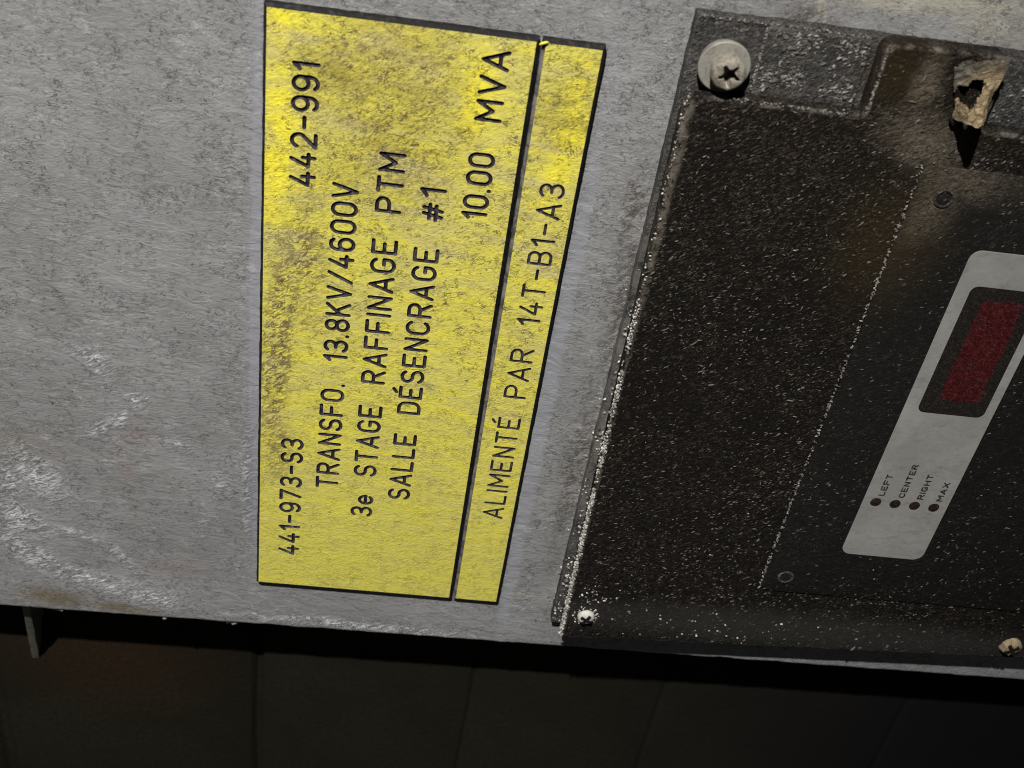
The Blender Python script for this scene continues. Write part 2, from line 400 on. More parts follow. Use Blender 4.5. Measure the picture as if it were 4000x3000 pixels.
def offset(P, d):
    """miter offset outward by d (P counter-clockwise in X,Y)"""
    n = len(P); out = []
    for i in range(n):
        a, b, c = P[i - 1], P[i], P[(i + 1) % n]
        e1 = (b[0] - a[0], b[1] - a[1]); e2 = (c[0] - b[0], c[1] - b[1])
        l1 = math.hypot(*e1) or 1e-9; l2 = math.hypot(*e2) or 1e-9
        n1 = (e1[1] / l1, -e1[0] / l1); n2 = (e2[1] / l2, -e2[0] / l2)
        k = 1 + n1[0] * n2[0] + n1[1] * n2[1]
        k = max(k, 0.35)
        out.append((b[0] + d * (n1[0] + n2[0]) / k, b[1] + d * (n1[1] + n2[1]) / k))
    return out

def rounded(pts, radii, seg=6):
    """round each corner of a polygon"""
    n = len(pts); out = []
    for i in range(n):
        a, b, c = Vector(pts[i - 1]), Vector(pts[i]), Vector(pts[(i + 1) % n])
        r = radii[i] if isinstance(radii, (list, tuple)) else radii
        if r <= 0: out.append(tuple(b)); continue
        u = (a - b).normalized(); v = (c - b).normalized()
        ang = u.angle(v); t = r / math.tan(ang / 2)
        ctr = b + (u + v).normalized() * (r / math.sin(ang / 2))
        p0 = b + u * t; p1 = b + v * t
        a0 = math.atan2(p0.y - ctr.y, p0.x - ctr.x); a1 = math.atan2(p1.y - ctr.y, p1.x - ctr.x)
        da = (a1 - a0 + math.pi) % (2 * math.pi) - math.pi
        for k in range(seg + 1):
            q = a0 + da * k / seg
            out.append((ctr.x + r * math.cos(q), ctr.y + r * math.sin(q)))
    return out

def dense(P, step, jit=0.0, seed=0.0):
    out = []
    for i in range(len(P)):
        a, b = P[i], P[(i + 1) % len(P)]
        L = math.hypot(b[0] - a[0], b[1] - a[1]); k = max(1, int(L / step))
        for j in range(k):
            t = j / k; x = a[0] + (b[0] - a[0]) * t; y = a[1] + (b[1] - a[1]) * t
            if jit:
                v = mnoise.noise_vector(Vector((x * 0.45 + seed, y * 0.45, seed)))
                w = mnoise.noise_vector(Vector((x * 0.12 + seed, y * 0.12, seed + 9)))
                x += jit * (v.x + w.x); y += jit * (v.y + w.y)
            out.append((x, y))
    return out

def prism_dust(P, h0, h1, bevel, seg=4, inner=1.3):
    if area2(P) < 0: P = P[::-1]
    rings = [[(x, y, h0) for x, y in P]]; tone = [0.0] * len(P)
    for k in range(seg + 1):
        a = k / seg * math.pi / 2
        off = -bevel * (1 - math.cos(a)); hh = h1 - bevel + bevel * math.sin(a)
        rings.append([(x, y, hh) for x, y in offset(P, off)])
        tone += [0.3 + 0.7 * math.sin(2 * a) if k < seg else 0.0] * len(P)
    V, F = loft(rings)
    return V, F, tone

def loft(rings, cap=True, capb=False):
    """rings: list of equal-length closed loops of (X, Y, h)"""
    V = []; F = []; n = len(rings[0])
    for r in rings: V += list(r)
    for k in range(len(rings) - 1):
        for i in range(n):
            j = (i + 1) % n
            F.append((k * n + i, k * n + j, (k + 1) * n + j, (k + 1) * n + i))
    if cap: F.append(tuple(range((len(rings) - 1) * n, len(rings) * n)))
    if capb: F.append(tuple(range(n - 1, -1, -1)))
    return V, F

def prism(P, h0, h1, bevel=0.0, seg=4):
    if area2(P) < 0: P = P[::-1]
    rings = [[(x, y, h0) for x, y in P]]
    if bevel > 0:
        for k in range(seg + 1):
            a = k / seg * math.pi / 2
            off = -bevel * (1 - math.cos(a)); hh = h1 - bevel + bevel * math.sin(a)
            rings.append([(x, y, hh) for x, y in offset(P, off)])
    else:
        rings.append([(x, y, h1) for x, y in P])
    return loft(rings)

def join(parts):
    V = []; F = []
    for v, f in parts:
        b = len(V); V += list(v); F += [tuple(i + b for i in q) for q in f]
    return V, F

def circle(X, Y, r, n=32, ph=0.0): return [(X + r * math.cos(2 * math.pi * i / n + ph), Y + r * math.sin(2 * math.pi * i / n + ph)) for i in range(n)]

def lathe(X, Y, prof, n=40, jit=0.0, seed=0):
    rings = []
    for r, h in prof:
        rg = []
        for i in range(n):
            a = 2 * math.pi * i / n; x, y = math.cos(a), math.sin(a)
            q = 1 + jit * mnoise.noise(Vector((x * 2 + seed, y * 2, h)))
            rg.append((X + r * x * q, Y + r * y * q, h))
        rings.append(rg)
    return loft(rings)

ICO = None
def rock(p, s, rot, jit=0.3):
    global ICO
    if ICO is None:
        b = bmesh.new(); bmesh.ops.create_icosphere(b, subdivisions=1, radius=1)
        b.verts.ensure_lookup_table()
        ICO = ([v.co.copy() for v in b.verts], [tuple(v.index for v in f.verts) for f in b.faces]); b.free()
    V = []
    for v in ICO[0]:
        k = 1 + rnd.uniform(-jit, jit)
        q = rot @ Vector((v.x * s[0] * k, v.y * s[1] * k, v.z * s[2] * k))
        V.append((p[0] + q.x, p[1] + q.y, p[2] + q.z))
    return V, ICO[1]
def rrot(): 
    return Matrix.Rotation(rnd.uniform(0, 6.28), 3, 'Z') @ Matrix.Rotation(rnd.uniform(-0.6, 0.6), 3, 'X') @ Matrix.Rotation(rnd.uniform(-0.6, 0.6), 3, 'Y')

# ---------------------------------------------------------------- engraving font (single strokes)
def arc(cx, cy, rx, ry, a0, a1, n=10):
    return [(cx + rx * math.cos(math.radians(a0 + (a1 - a0) * i / n)), cy + ry * math.sin(math.radians(a0 + (a1 - a0) * i / n))) for i in range(n + 1)]
def glyph(ch):
    w = 0.60; h = w / 2
    if ch == 'A': return 0.66, [[(0, 0), (0.33, 1), (0.66, 0)], [(0.10, 0.3), (0.56, 0.3)]]
    if ch == 'B': return w, [[(0, 0), (0, 1), (0.34, 1)] + arc(0.34, 0.755, 0.23, 0.245, 90, -90) + [(0, 0.51)], [(0.34, 0.51)] + arc(0.34, 0.255, 0.26, 0.255, 90, -90) + [(0, 0)]]
    if ch == 'C': return w, [arc(h, 0.7, h, 0.3, 25, 180) + arc(h, 0.3, h, 0.3, 180, 335)]
    if ch == 'D': return w, [[(0, 0), (0, 1), (0.28, 1)] + arc(0.28, 0.68, 0.32, 0.32, 90, 0) + arc(0.28, 0.32, 0.32, 0.32, 0, -90) + [(0, 0)]]
    if ch in 'EÉ':
        s = [[(w * 0.95, 1), (0, 1), (0, 0), (w * 0.95, 0)], [(0, 0.5), (w * 0.72, 0.5)]]
        if ch == 'É': s.append([(0.26, 1.2), (0.44, 1.34)])
        return w * 0.95, s
    if ch == 'F': return w * 0.92, [[(w * 0.92, 1), (0, 1), (0, 0)], [(0, 0.5), (w * 0.75, 0.5)]]
    if ch == 'G': return w, [arc(h, 0.7, h, 0.3, 25, 180) + arc(h, 0.3, h, 0.3, 180, 360) + [(w, 0.46), (0.34, 0.46)]]
    if ch == 'H': return w, [[(0, 0), (0, 1)], [(w, 0), (w, 1)], [(0, 0.5), (w, 0.5)]]
    if ch == 'I': return 0.0, [[(0, 0), (0, 1)]]
    if ch == 'K': return w, [[(0, 0), (0, 1)], [(w, 1), (0, 0.36)], [(0.24, 0.56), (w, 0)]]
    if ch == 'L': return w * 0.85, [[(0, 1), (0, 0), (w * 0.85, 0)]]
    if ch == 'M': return 0.72, [[(0, 0), (0, 1), (0.36, 0.34), (0.72, 1), (0.72, 0)]]
    if ch == 'N': return w * 0.95, [[(0, 0), (0, 1), (w * 0.95, 0), (w * 0.95, 1)]]
    if ch == 'P': return w, [[(0, 0), (0, 1), (0.33, 1)] + arc(0.33, 0.735, 0.27, 0.265, 90, -90) + [(0, 0.47)]]
    if ch == 'R': return w, [[(0, 0), (0, 1), (0.33, 1)] + arc(0.33, 0.745, 0.26, 0.255, 90, -90) + [(0, 0.49)], [(0.30, 0.49), (w, 0)]]
    if ch == 'S': return w, [arc(h, 0.745, h * 0.95, 0.255, 25, 265, 14) + arc(h, 0.255, h, 0.255, 85, -160, 14)]
    if ch == 'T': return w, [[(0, 1), (w, 1)], [(h, 1), (h, 0)]]
    if ch == 'V': return 0.62, [[(0, 1), (0.31, 0), (0.62, 1)]]
    if ch == 'X': return w, [[(0, 1), (w, 0)], [(0, 0), (w, 1)]]
    if ch in '0O': return w, [arc(h, 0.7, h, 0.3, 0, 180) + arc(h, 0.3, h, 0.3, 180, 360) + [(w, 0.7)]]
    if ch == '1': return 0.24, [[(0, 0.76), (0.06, 0.8), (0.24, 1), (0.24, 0)]]
    if ch == '2': return w, [arc(h, 0.7, h, 0.3, 165, -28, 12) + [(0, 0), (w, 0)]]
    if ch == '3': return w, [arc(h, 0.755, h * 0.92, 0.245, 150, -80, 12) + [(0.22, 0.51)], [(0.3, 0.51)] + arc(h, 0.255, h, 0.255, 80, -155, 12)]
    if ch == '4': return w, [[(0.34, 1), (0, 0.27), (w, 0.27)], [(0.42, 0.52), (0.42, 0)]]
    if ch == '6': return w, [arc(h, 0.31, h, 0.31, 0, 360, 18), [(0, 0.31), (0, 0.68)] + arc(h, 0.68, h, 0.32, 180, 40, 8)]
    if ch == '7': return w, [[(0, 1), (w, 1), (0.2, 0)]]
    if ch == '8': return w, [arc(h, 0.76, h * 0.86, 0.24, 0, 360, 18), arc(h, 0.26, h, 0.26, 0, 360, 18)]
    if ch == '9': return w, [arc(h, 0.69, h, 0.31, 0, 360, 18), [(w, 0.69), (w, 0.32)] + arc(h, 0.32, h, 0.32, 0, -140, 8)]
    if ch == 'e': return w * 0.95, [[(0.02, 0.34), (w * 0.95, 0.34)] + arc(h * 0.95, 0.33, h * 0.95, 0.33, 0, 320, 16)]
    if ch == '-': return 0.46, [[(0, 0.5), (0.46, 0.5)]]
    if ch == '.': return 0.0, [[(0, 0.0), (0, 0.02)]]
    if ch == '/': return 0.52, [[(0, 0), (0.52, 1)]]
    if ch == '#': return 0.62, [[(0.12, 0.02), (0.26, 0.82)], [(0.36, 0.02), (0.5, 0.82)], [(0, 0.28), (0.58, 0.28)], [(0.04, 0.56), (0.62, 0.56)]]
    return 0.4, []

def word(text, x0, x1, y0, y1, sw):
    """strokes of a word whose outer box is x0..x1, y0 (top)..y1 (baseline); every word gets tiny hand-set offsets"""
    s = []; cur = 0.0
    for ch in text:
        w, st = glyph(ch); s.append((cur, st)); cur += w + 0.34
    tot = cur - 0.34
    r = sw / 2; k = (x1 - x0 - sw) / max(tot, 1e-6); H = (y1 - y0 - sw)
    return [[(x0 + r + (c + px) * k, y1 - r - py * H) for px, py in pl] for c, st in s for pl in st]

def seg_of(polys):
    return [(a, b) for pl in polys for a, b in zip(pl[:-1], pl[1:])]

class Field:
    """signed distance (negative inside the strokes) on a grid; marching squares for the inside and the outside"""
    def __init__(self, x0, x1, y0, y1, g):
        self.nx = int(round((x1 - x0) / g)); self.ny = int(round((y1 - y0) / g))
        self.x = np.linspace(x0, x1, self.nx + 1); self.y = np.linspace(y0, y1, self.ny + 1)
        self.d = np.full((self.ny + 1, self.nx + 1), 9.0)
    def stroke(self, segs, r):
        for (ax, ay), (bx, by) in segs:
            pad = r + 1.0
            i0 = max(0, np.searchsorted(self.x, min(ax, bx) - pad) - 1); i1 = min(self.nx + 1, np.searchsorted(self.x, max(ax, bx) + pad) + 1)
            j0 = max(0, np.searchsorted(self.y, min(ay, by) - pad) - 1); j1 = min(self.ny + 1, np.searchsorted(self.y, max(ay, by) + pad) + 1)
            if i1 <= i0 or j1 <= j0: continue
            X, Y = np.meshgrid(self.x[i0:i1], self.y[j0:j1])
            dx, dy = bx - ax, by - ay; L = dx * dx + dy * dy
            t = np.clip(((X - ax) * dx + (Y - ay) * dy) / L, 0, 1) if L > 0 else 0
            D = np.hypot(X - ax - t * dx, Y - ay - t * dy) - r
            self.d[j0:j1, i0:i1] = np.minimum(self.d[j0:j1, i0:i1], D)
    def mesh(self, inside, hfun):
        s = self.d if not inside else -self.d     # keep where s > 0
        pos = s > 0
        V = []; F = []; vid = {}
        def gv(j, i):
            k = (j, i)
            if k not in vid:
                vid[k] = len(V); V.append((self.x[i], self.y[j], hfun(self.d[j, i])))
            return vid[k]
        def ev(a, b):
            k = (a, b) if a < b else (b, a)
            if k not in vid:
                p, q = k; sp, sq = s[p], s[q]; t = sp / (sp - sq)
                vid[k] = len(V)
                V.append((self.x[p[1]] + (self.x[q[1]] - self.x[p[1]]) * t, self.y[p[0]] + (self.y[q[0]] - self.y[p[0]]) * t, hfun(0.0)))
            return vid[k]
        cnt = pos[:-1, :-1].astype(int) + pos[1:, :-1] + pos[:-1, 1:] + pos[1:, 1:]
        for j in range(self.ny):
            row = cnt[j]; i = 0
            nz = np.nonzero(row)[0]
            if len(nz) == 0: continue
            i = nz[0]; end = nz[-1] + 1
            while i < end:
                c = row[i]
                if c == 0: i += 1; continue
                if c == 4:
                    k = i + 1
                    if not inside:
                        while k < end and row[k] == 4: k += 1
                    F.append((gv(j, i), gv(j + 1, i), gv(j + 1, k), gv(j, k))); i = k; continue
                cs = [(j, i), (j + 1, i), (j + 1, i + 1), (j, i + 1)]
                poly = []
                for q in range(4):
                    a, b = cs[q], cs[(q + 1) % 4]
                    if pos[a]: poly.append(gv(*a))
                    if pos[a] != pos[b]: poly.append(ev(a, b))
                if len(poly) >= 3: F.append(tuple(poly))
                i += 1
        return V, F

# ---------------------------------------------------------------- SETTING: wall behind, cabinet
DW = -28.0     # wall face depth
def build_wall():
    prof = []
    ys = [-420]
    for yc, wd, dp in ((-108.5, 5.0, 3.5), (-3.6, 3.2, 2.6), (82.5, 2.4, 1.1), (160, 2.4, 0.7), (262, 3.0, 0.7)):
        prof.append((yc, wd, dp))
    pts = [(-420.0, DW)]
    for yc, wd, dp in prof:
        pts += [*[(yc + wd * q, DW - dp * 0.5 * (1 + math.cos(math.pi * q))) for q in (-1, -0.7, -0.45, -0.2, 0, 0.2, 0.45, 0.7, 1)]]
    pts += [(720.0, DW)]
    xs = np.arange(-620, 461, 12.0)
    V = []; F = []
    for x in xs:
        for k, (y, h) in enumerate(pts):
            V.append((x, y + 0.8 * mnoise.noise(Vector((x * 0.03, y, 0))), h + 0.25 * mnoise.noise(Vector((x * 0.05, y * 0.05, 3)))))
    n = len(pts)
    for a in range(len(xs) - 1):
        for k in range(n - 1):
            F.append((a * n + k, (a + 1) * n + k, (a + 1) * n + k + 1, a * n + k + 1))
    # thickness: a back sheet and edges
    b = len(V)
    V += [(-620, -420, DW - 30), (460, -420, DW - 30), (460, 720, DW - 30), (-620, 720, DW - 30)]
    F.append((b, b + 1, b + 2, b + 3))
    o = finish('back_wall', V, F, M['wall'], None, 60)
    tag(o, 'dark olive brown grooved wall behind the left edge of the grey cabinet', 'wall')
build_wall()

HC = -2.6      # cabinet face
cab = thing('metal_cabinet', -24, 100, HC)
tag(cab, 'dirty grey painted metal cabinet carrying the yellow plates and black monitor', 'cabinet')
def build_cabinet():
    def sweep(prof, ylist, jit):
        V = []; F = []
        for y in ylist:
            for k, (x, h, q) in enumerate(prof):
                d = q * jit * (mnoise.noise(Vector((y * 0.11, 1.0, 0))) + 0.5 * mnoise.noise(Vector((y * 0.45, 5.0, 0))))
                d += (0.0135 * y - 1.5) * min(1.0, q / 0.6)
                V.append((x + d, y, h + 0.0))
        n = len(prof)
        for a in range(len(ylist) - 1):
            for k in range(n - 1): F.append((a * n + k, a * n + k + 1, (a + 1) * n + k + 1, (a + 1) * n + k))
        return V, F
    ys = list(np.arange(-260, 521, 2.0))
    R = 2.2
    prof = [(420, HC, 0), (60, HC, 0), (-10, HC, 0.0), (-24.6 + R, HC, 0.6)]
    for k in range(1, 7):
        a = k / 6 * math.pi / 2
        prof.append((-24.6 + R - R * math.sin(a), HC - R + R * math.cos(a), 1.0))
    prof.append((-24.3, HC - 8, 1.0))
    V, F = sweep(prof, ys, 0.55)
    finish('front_panel', V, F, M['cabinet'], cab, 40)
    V, F = prism([(-27.0, -260), (420, -260), (420, 520), (-19.0, 520)], DW - 2, HC - 8.1)
    # inner carcass sits just inside the folded skin
    finish('carcass', V, F, M['cabinet'], cab)
    # loose flakes and blobs of paint hanging on the folded edge
    mfl = mat_simple('paint_flake_grey', (0.36, 0.35, 0.33), (0.22, 0.2, 0.15), 2, 0.2)
    for y, d, sz in ((-77, 0.1, (0.7, 2.4, 0.6)), (-70, 0.2, (0.8, 2.6, 0.6)), (-38, 0.1, (0.6, 1.5, 0.6)), (-33, 0.8, (1.2, 1.0, 0.6)), (-8.8, 0.9, (1.4, 1.3, 0.5)), (-10.5, 0.3, (0.8, 1.4, 0.5)), (88, 0.2, (0.7, 0.9, 0.5)), (24, 0.1, (0.4, 1.1, 0.4))):
        V, F = rock((-26.1 + 0.0135 * y - d, y, HC - 1.6), sz, Matrix.Identity(3), 0.35)
        finish('paint_flake', V, F, mfl, cab)
build_cabinet()

# slanted rod between wall and cabinet edge
def tube(pts, rad, n=14, jit=0.06):
    rings = []
    for i, p in enumerate(pts):
        p = Vector(p); a = Vector(pts[max(0, i - 1)]); b = Vector(pts[min(len(pts) - 1, i + 1)])
        d = (b - a).normalized(); u = d.orthogonal().normalized(); v = d.cross(u)
        r = rad[i] if isinstance(rad, (list, tuple)) else rad
        rings.append([tuple(p + (u * math.cos(t) + v * math.sin(t)) * r * (1 + jit * mnoise.noise(Vector((math.cos(t) * 2, math.sin(t) * 2, i * 0.6))))) for t in [2 * math.pi * k / n for k in range(n)]])
    return loft(rings, True, True)
parts = []
def bracket():
    n = 18; V = []; F = []
    for i in range(n + 1):
        t = i / n; x = -27 - 59 * t; y = -81.6 - 8.6 * t + 0.25 * mnoise.noise(Vector((t * 7, 0, 3))); h = -6 - 21.9 * t
        w = 1.35 + 0.2 * mnoise.noise(Vector((t * 9, 2, 0)))
        V += [(x, y - w, h), (x + 0.3, y, h + 0.35), (x, y + w, h), (x, y + w, DW - 0.3), (x, y - w, DW - 0.3)]
    for i in range(n):
        for k in range(5):
            a, b = i * 5 + k, i * 5 + (k + 1) % 5
            F.append((a, b, b + 5, a + 5))
    F.append((4, 3, 2, 1, 0)); e = n * 5; F.append((e, e + 1, e + 2, e + 3, e + 4))
    return V, F
V, F = bracket()
tag(finish('metal_bracket', V, F, M['rod'], None, 40), 'thin pale edged bracket between the lower cabinet edge and the dark wall', 'bracket')

# ---------------------------------------------------------------- the two engraved yellow plates
def plate(name, x0, x1, y0, y1, words, sw, depth, label):
    t = thing(name, (x0 + x1) / 2, (y0 + y1) / 2, HC)
    tag(t, label, 'sign')
    B = 0.8
    P = [(x0, y0), (x1, y0), (x1, y1), (x0, y1)]
    Pd = dense(P, 1.1)
    if area2(Pd) < 0: Pd = Pd[::-1]
    outer = offset(Pd, B)
    oj = []
    for i, (x, y) in enumerate(outer):
        v = mnoise.noise_vector(Vector((x * 0.5, y * 0.5, 2.0 + y0)))
        w = mnoise.noise_vector(Vector((x * 0.13, y * 0.13, 7.0 + y0)))
        oj.append((x + 0.13 * v.x + 0.1 * w.x, y + 0.13 * v.y + 0.1 * w.y))
    rings = [[(x, y, HC) for x, y in oj], [(x, y, -0.75) for x, y in oj], [(x, y, 0.0) for x, y in Pd]]
    V, F = loft(rings, cap=False)
    finish('core', V, F, M['core'], t, 20)
    fl = Field(x0, x1, y0, y1, 0.2)
    boxes = []
    for wd in words:
        polys = []
        for (txt, a, b, yt, yb) in wd:
            polys += word(txt, a, b, yt, yb, sw)
        sg = seg_of(polys)
        fl.stroke(sg, sw / 2)
        boxes.append((wd, sg))
    V, F = fl.mesh(False, lambda d: 0.0)
    finish('face', V, F, M['yellow'], t)
    for wd, sg in boxes:
        xs = [p[0] for s in sg for p in s]; ys = [p[1] for s in sg for p in s]
        g = 0.13
        f2 = Field(math.floor((min(xs) - 1.2) / g) * g, math.ceil((max(xs) + 1.2) / g) * g, math.floor((min(ys) - 1.2) / g) * g, math.ceil((max(ys) + 1.2) / g) * g, g)
        f2.stroke(sg, sw / 2 + 0.02)
        hw = sw / 2
        def hf(d, hw=hw):
            u = min(1.0, max(0.0, -d / hw))
            return -0.003 - depth * math.sqrt(max(0.0, 1 - (1 - u) ** 2))
        V, F = f2.mesh(True, hf)
        finish('lettering', V, F, M['groove'], t, 179)
    return t
main_words = [
    [('441-973-S3', 14.4, 65.5, 6.15, 13.2)],
    [('442-991', 153.0, 187.5, 6.25, 13.35)],
    [('TRANSFO.', 46.2, 88.5, 17.35, 24.55), ('13.8KV/4600V', 96.6, 155.5, 17.5, 24.75)],
    [('3e', 35.0, 44.7, 28.9, 36.0), ('STAGE', 52.6, 81.5, 28.9, 36.15), ('RAFFINAGE', 89.9, 139.8, 28.95, 36.15), ('PTM', 148.0, 165.9, 29.05, 36.2)],
    [('SALLE', 44.0, 71.7, 40.25, 47.4), ('DÉSENCRAGE', 79.5, 138.6, 40.4, 47.5), ('#1', 146.9, 157.0, 40.4, 47.55)],
    [('10.00', 149.0, 168.9, 51.9, 59.0), ('MVA', 177.6, 196.8, 52.05, 59.15)],
]
sub_words = [[('ALIMENTÉ', 39.5, 82.2, 71.15, 78.05), ('PAR', 89.8, 108.3, 71.4, 78.25), ('14T-B1-A3', 116.6, 162.5, 71.5, 78.35)]]
plate('engraved_sign', 0, 200, 0, 64.77, main_words, 1.08, 0.7,
      'large dirty yellow engraved plate with five lines starting 441-973-S3')
plate('engraved_sign', 0, 200, 67.1, 81.05, sub_words, 0.85, 0.55,
      'narrow yellow engraved strip reading ALIMENTÉ PAR 14T-B1-A3')
# curled shaving of yellow plastic at the end of the gap between the plates
pts = [(199.4 + 0.9 * math.sin(t * 2.0), 65.6 + 2.0 * t, -0.1 + 0.5 * math.sin(t * 3)) for t in [i / 8 for i in range(9)]]
V, F = tube(pts, [0.18 + 0.22 * math.sin(math.pi * (i + 0.5) / 9) for i in range(9)], 7, 0.2)
tag(finish('plastic_shaving', V, F, M['chipyel'], None, 60), 'tiny curled yellow shaving at the end of the gap between the plates', 'shaving')

# ---------------------------------------------------------------- black monitor
mon = thing('temperature_monitor', 100, 180, HC)
tag(mon, 'dusty black monitor box with a grey label and red display, beside the yellow strip', 'monitor')
HF = 0.9       # flange face
HV = 6.8       # cover face
# flange with its rounded end, and the slightly raised pad right of the bolt
P = dense([(-7.2, 101.4), (212.6, 101.6), (213.4, 345), (-1.5, 345)], 1.6, 0.22, 3.0)
V, F, tn_ = prism_dust(P, HC, HF, 0.5, 2)
finish('flange', V, F, M['flange'], mon, 40, tn_)
for a, b in ((119.2, 145.4), (179.0, 204.0)):
    V, F, tn_ = prism_dust(dense(rounded([(190, a), (212.0, a), (212.0, b), (190, b)], 0.8, 3), 1.5), HF - 0.2, HF + 1.0, 0.5, 3, 0.8)
    finish('pad', V, F, M['flange'], mon, 40, tn_)
# cover: body with rounded corner and a raised tongue between two notches
cov = [(-8.0, 104.6), (194.6, 102.6), (194.6, 147.3), (213.6, 147.0), (213.9, 178.0), (194.8, 178.0), (195.2, 345), (5.0, 345)]
cov = rounded(cov, [2.6, 7.5, 1.6, 3.0, 2.6, 1.6, 3.5, 3.5], 7)
cov = dense(cov, 1.5, 0.12, 11.0)
V, F, tn_ = prism_dust(cov, HF - 0.1, HV, 1.2, 5)
finish('cover', V, F, M['plastic'], mon, 50, tn_)
ov = rounded([(25.0, 166.5), (184.0, 166.7), (184.3, 330), (25.5, 330)], 3.0, 5)
V, F = prism(dense(ov, 2.0, 0.1, 21.0), HV - 0.2, HV + 0.55, 0.3, 2)
ovl = finish('faceplate', V, F, M['overlay'], mon, 40)
HO = HV + 0.55
# pale dust ridge along the faceplate's edge is part of the faceplate
parts = []; tone = []
for i in range(520):
    t = rnd.random()
    x = 25 + 159 * t; y = 166.1 + rnd.gauss(0, 0.22)
    dens = 0.5 + 0.5 * mnoise.noise(Vector((x * 0.09, 0, 5)))
    if rnd.random() > dens + 0.2 - (0.35 if x > 165 else 0): continue
    s = rnd.uniform(0.12, 0.36)
    v, f = rock((x, y, HV + 0.25), (s * 1.6, s * 0.8, s * 0.7), rrot()); parts.append((v, f))
    tone += [rnd.uniform(0.05, 0.36)] * len(v)
V, F = join(parts)
finish('dust_ridge', V, F, M['dust'], ovl, None, tone)

# countersunk screws in the faceplate corners
for X, Y in ((175.4, 174.8), (32.1, 173.6)):
    V, F = lathe(X, Y, [(2.75, HO - 0.1), (2.7, HO + 0.18), (2.4, HO + 0.42), (2.1, HO + 0.36), (1.95, HO + 0.03)], 28, 0.06, X)
    s = finish('faceplate_screw', V, F[:-1], M['flange'], mon, 60)
    V, F = lathe(X, Y, [(2.0, HO + 0.02), (1.2, HO + 0.1), (0.2, HO + 0.14)], 24, 0.06, X)
    finish('recess_disc', V, F, M['window'], s, 60)  # dark disc: the shade of the recess is put into its colour

# label film, with display window, indicator lamps and lettering as its sub-parts
lab_o = rounded([(45.5, 188.0), (161.7, 188.0), (161.7, 215.5), (45.5, 215.5)], 3.2, 8)
V, F = prism(lab_o, HO - 0.05, HO + 0.12, 0.05, 1)
lab = finish('label_film', V, F, M['label'], mon, 30)
HL = HO + 0.12
win = rounded([(106.1, 192.2), (150.7, 192.2), (150.7, 212.6), (106.1, 212.6)], 2.2, 6)
V, F = prism(win, HL - 0.05, HL + 0.05)
finish('display_window', V, F, M['window'], lab)
red = rounded([(111.5, 197.0), (146.6, 197.0), (146.6, 208.9), (111.5, 208.9)], 1.6, 5)
V, F = prism(dense(red, 0.8, 0.6, 5.0), HL, HL + 0.1)
finish('red_display', V, F, M['red'], lab)
for y in (192.2, 198.5, 204.87, 211.2):
    V, F = lathe(69.0, y, [(1.75, HL - 0.02), (1.75, HL + 0.03), (1.5, HL + 0.10), (0.8, HL + 0.2), (0.1, HL + 0.23)], 24, 0.06, y)
    finish('indicator_lamp', V, F, M['dot'], lab, 60)
for txt, x1, y in (('LEFT', 80.9, 191.9), ('CENTER', 85.8, 198.4), ('RIGHT', 82.4, 204.5), ('MAX', 79.8, 210.7)):
    sg = seg_of(word(txt, 71.8, x1, y, y + 2.1, 0.50))
    xs = [p[0] for s in sg for p in s]; ys = [p[1] for s in sg for p in s]
    f2 = Field(min(xs) - 1, max(xs) + 1, min(ys) - 1, max(ys) + 1, 0.1)
    f2.stroke(sg, 0.25)
    V, F = f2.mesh(True, lambda d: HL + 0.02)
    finish('lettering', V, F, M['ink'], lab)

# bolt with big washer in the upper corner
BX, BY = 201.3, 110.5
V, F = lathe(BX, BY, [(5.9, HF), (6.2, HF + 1.4), (6.45, HF + 1.9), (6.45, HF + 2.9), (6.2, HF + 3.15), (3.0, HF + 3.25)], 56, 0.015, 3)
V2, F2 = lathe(BX, BY + 0.5, [(4.0, HF + 3.2), (4.25, HF + 5.2), (4.2, HF + 6.9), (3.8, HF + 7.8), (3.1, HF + 8.2)], 40, 0.06, 8)
F2 = F2[:-1]
# cross recess, broken out: a five-sided ragged pit sunk into the head
n = 40; top = V2[-n:]
pit = []
for i, p in enumerate(top):
    a = 2 * math.pi * i / n
    r = 1.65 + 1.35 * max(0, math.cos(2.5 * (a - 0.6)) ** 4) + 0.35 * mnoise.noise(Vector((math.cos(a) * 3, math.sin(a) * 3, 1)))
    pit.append((BX + r * math.cos(a), BY + 0.5 + r * math.sin(a), HF + 8.1))
pit2 = [(BX + (x - BX) * 0.85, BY + 0.5 + (y - BY - 0.5) * 0.85, HF + 3.0) for x, y, h in pit]
b = len(V2); V2 = V2 + pit + pit2
for i in range(n):
    j = (i + 1) % n
    F2.append((b - n + i, b - n + j, b + j, b + i)); F2.append((b + i, b + j, b + n + j, b + n + i))
F2.append(tuple(range(b + n, b + 2 * n)))
bolt = finish('mounting_bolt', V2, F2, M['bolt'], mon, 50)
finish('washer', V, F, M['washer'], bolt, 35)

# small pale cross-head screw at the lower left corner and its crusty partner at the far corner
def cross_screw(X, Y, h, r, mat, ang, jit):
    V, F = lathe(X, Y, [(r * 1.02, h - 0.3), (r, h + r * 0.22), (r * 0.82, h + r * 0.5), (r * 0.45, h + r * 0.62), (r * 0.05, h + r * 0.66)], 32, jit, X)
    s = finish('cover_screw', V, F, mat, mon, 60)
    parts = []
    for q in (0, math.pi / 2):
        c, sn = math.cos(ang + q), math.sin(ang + q); L = r * 0.72; w = r * 0.17
        P = [(X + c * a - sn * b2, Y + sn * a + c * b2) for a, b2 in ((-L, -w), (L, -w), (L, w), (-L, w))]
        parts.append(prism(P, h + r * 0.3, h + r * (0.70 + 0.01 * q)))
    V, F = join(parts)
    finish('cross_slot', V, F, M['hole'], s)
cross_screw(4.2, 111.4, HV, 2.9, M['screw'], 0.5, 0.05)
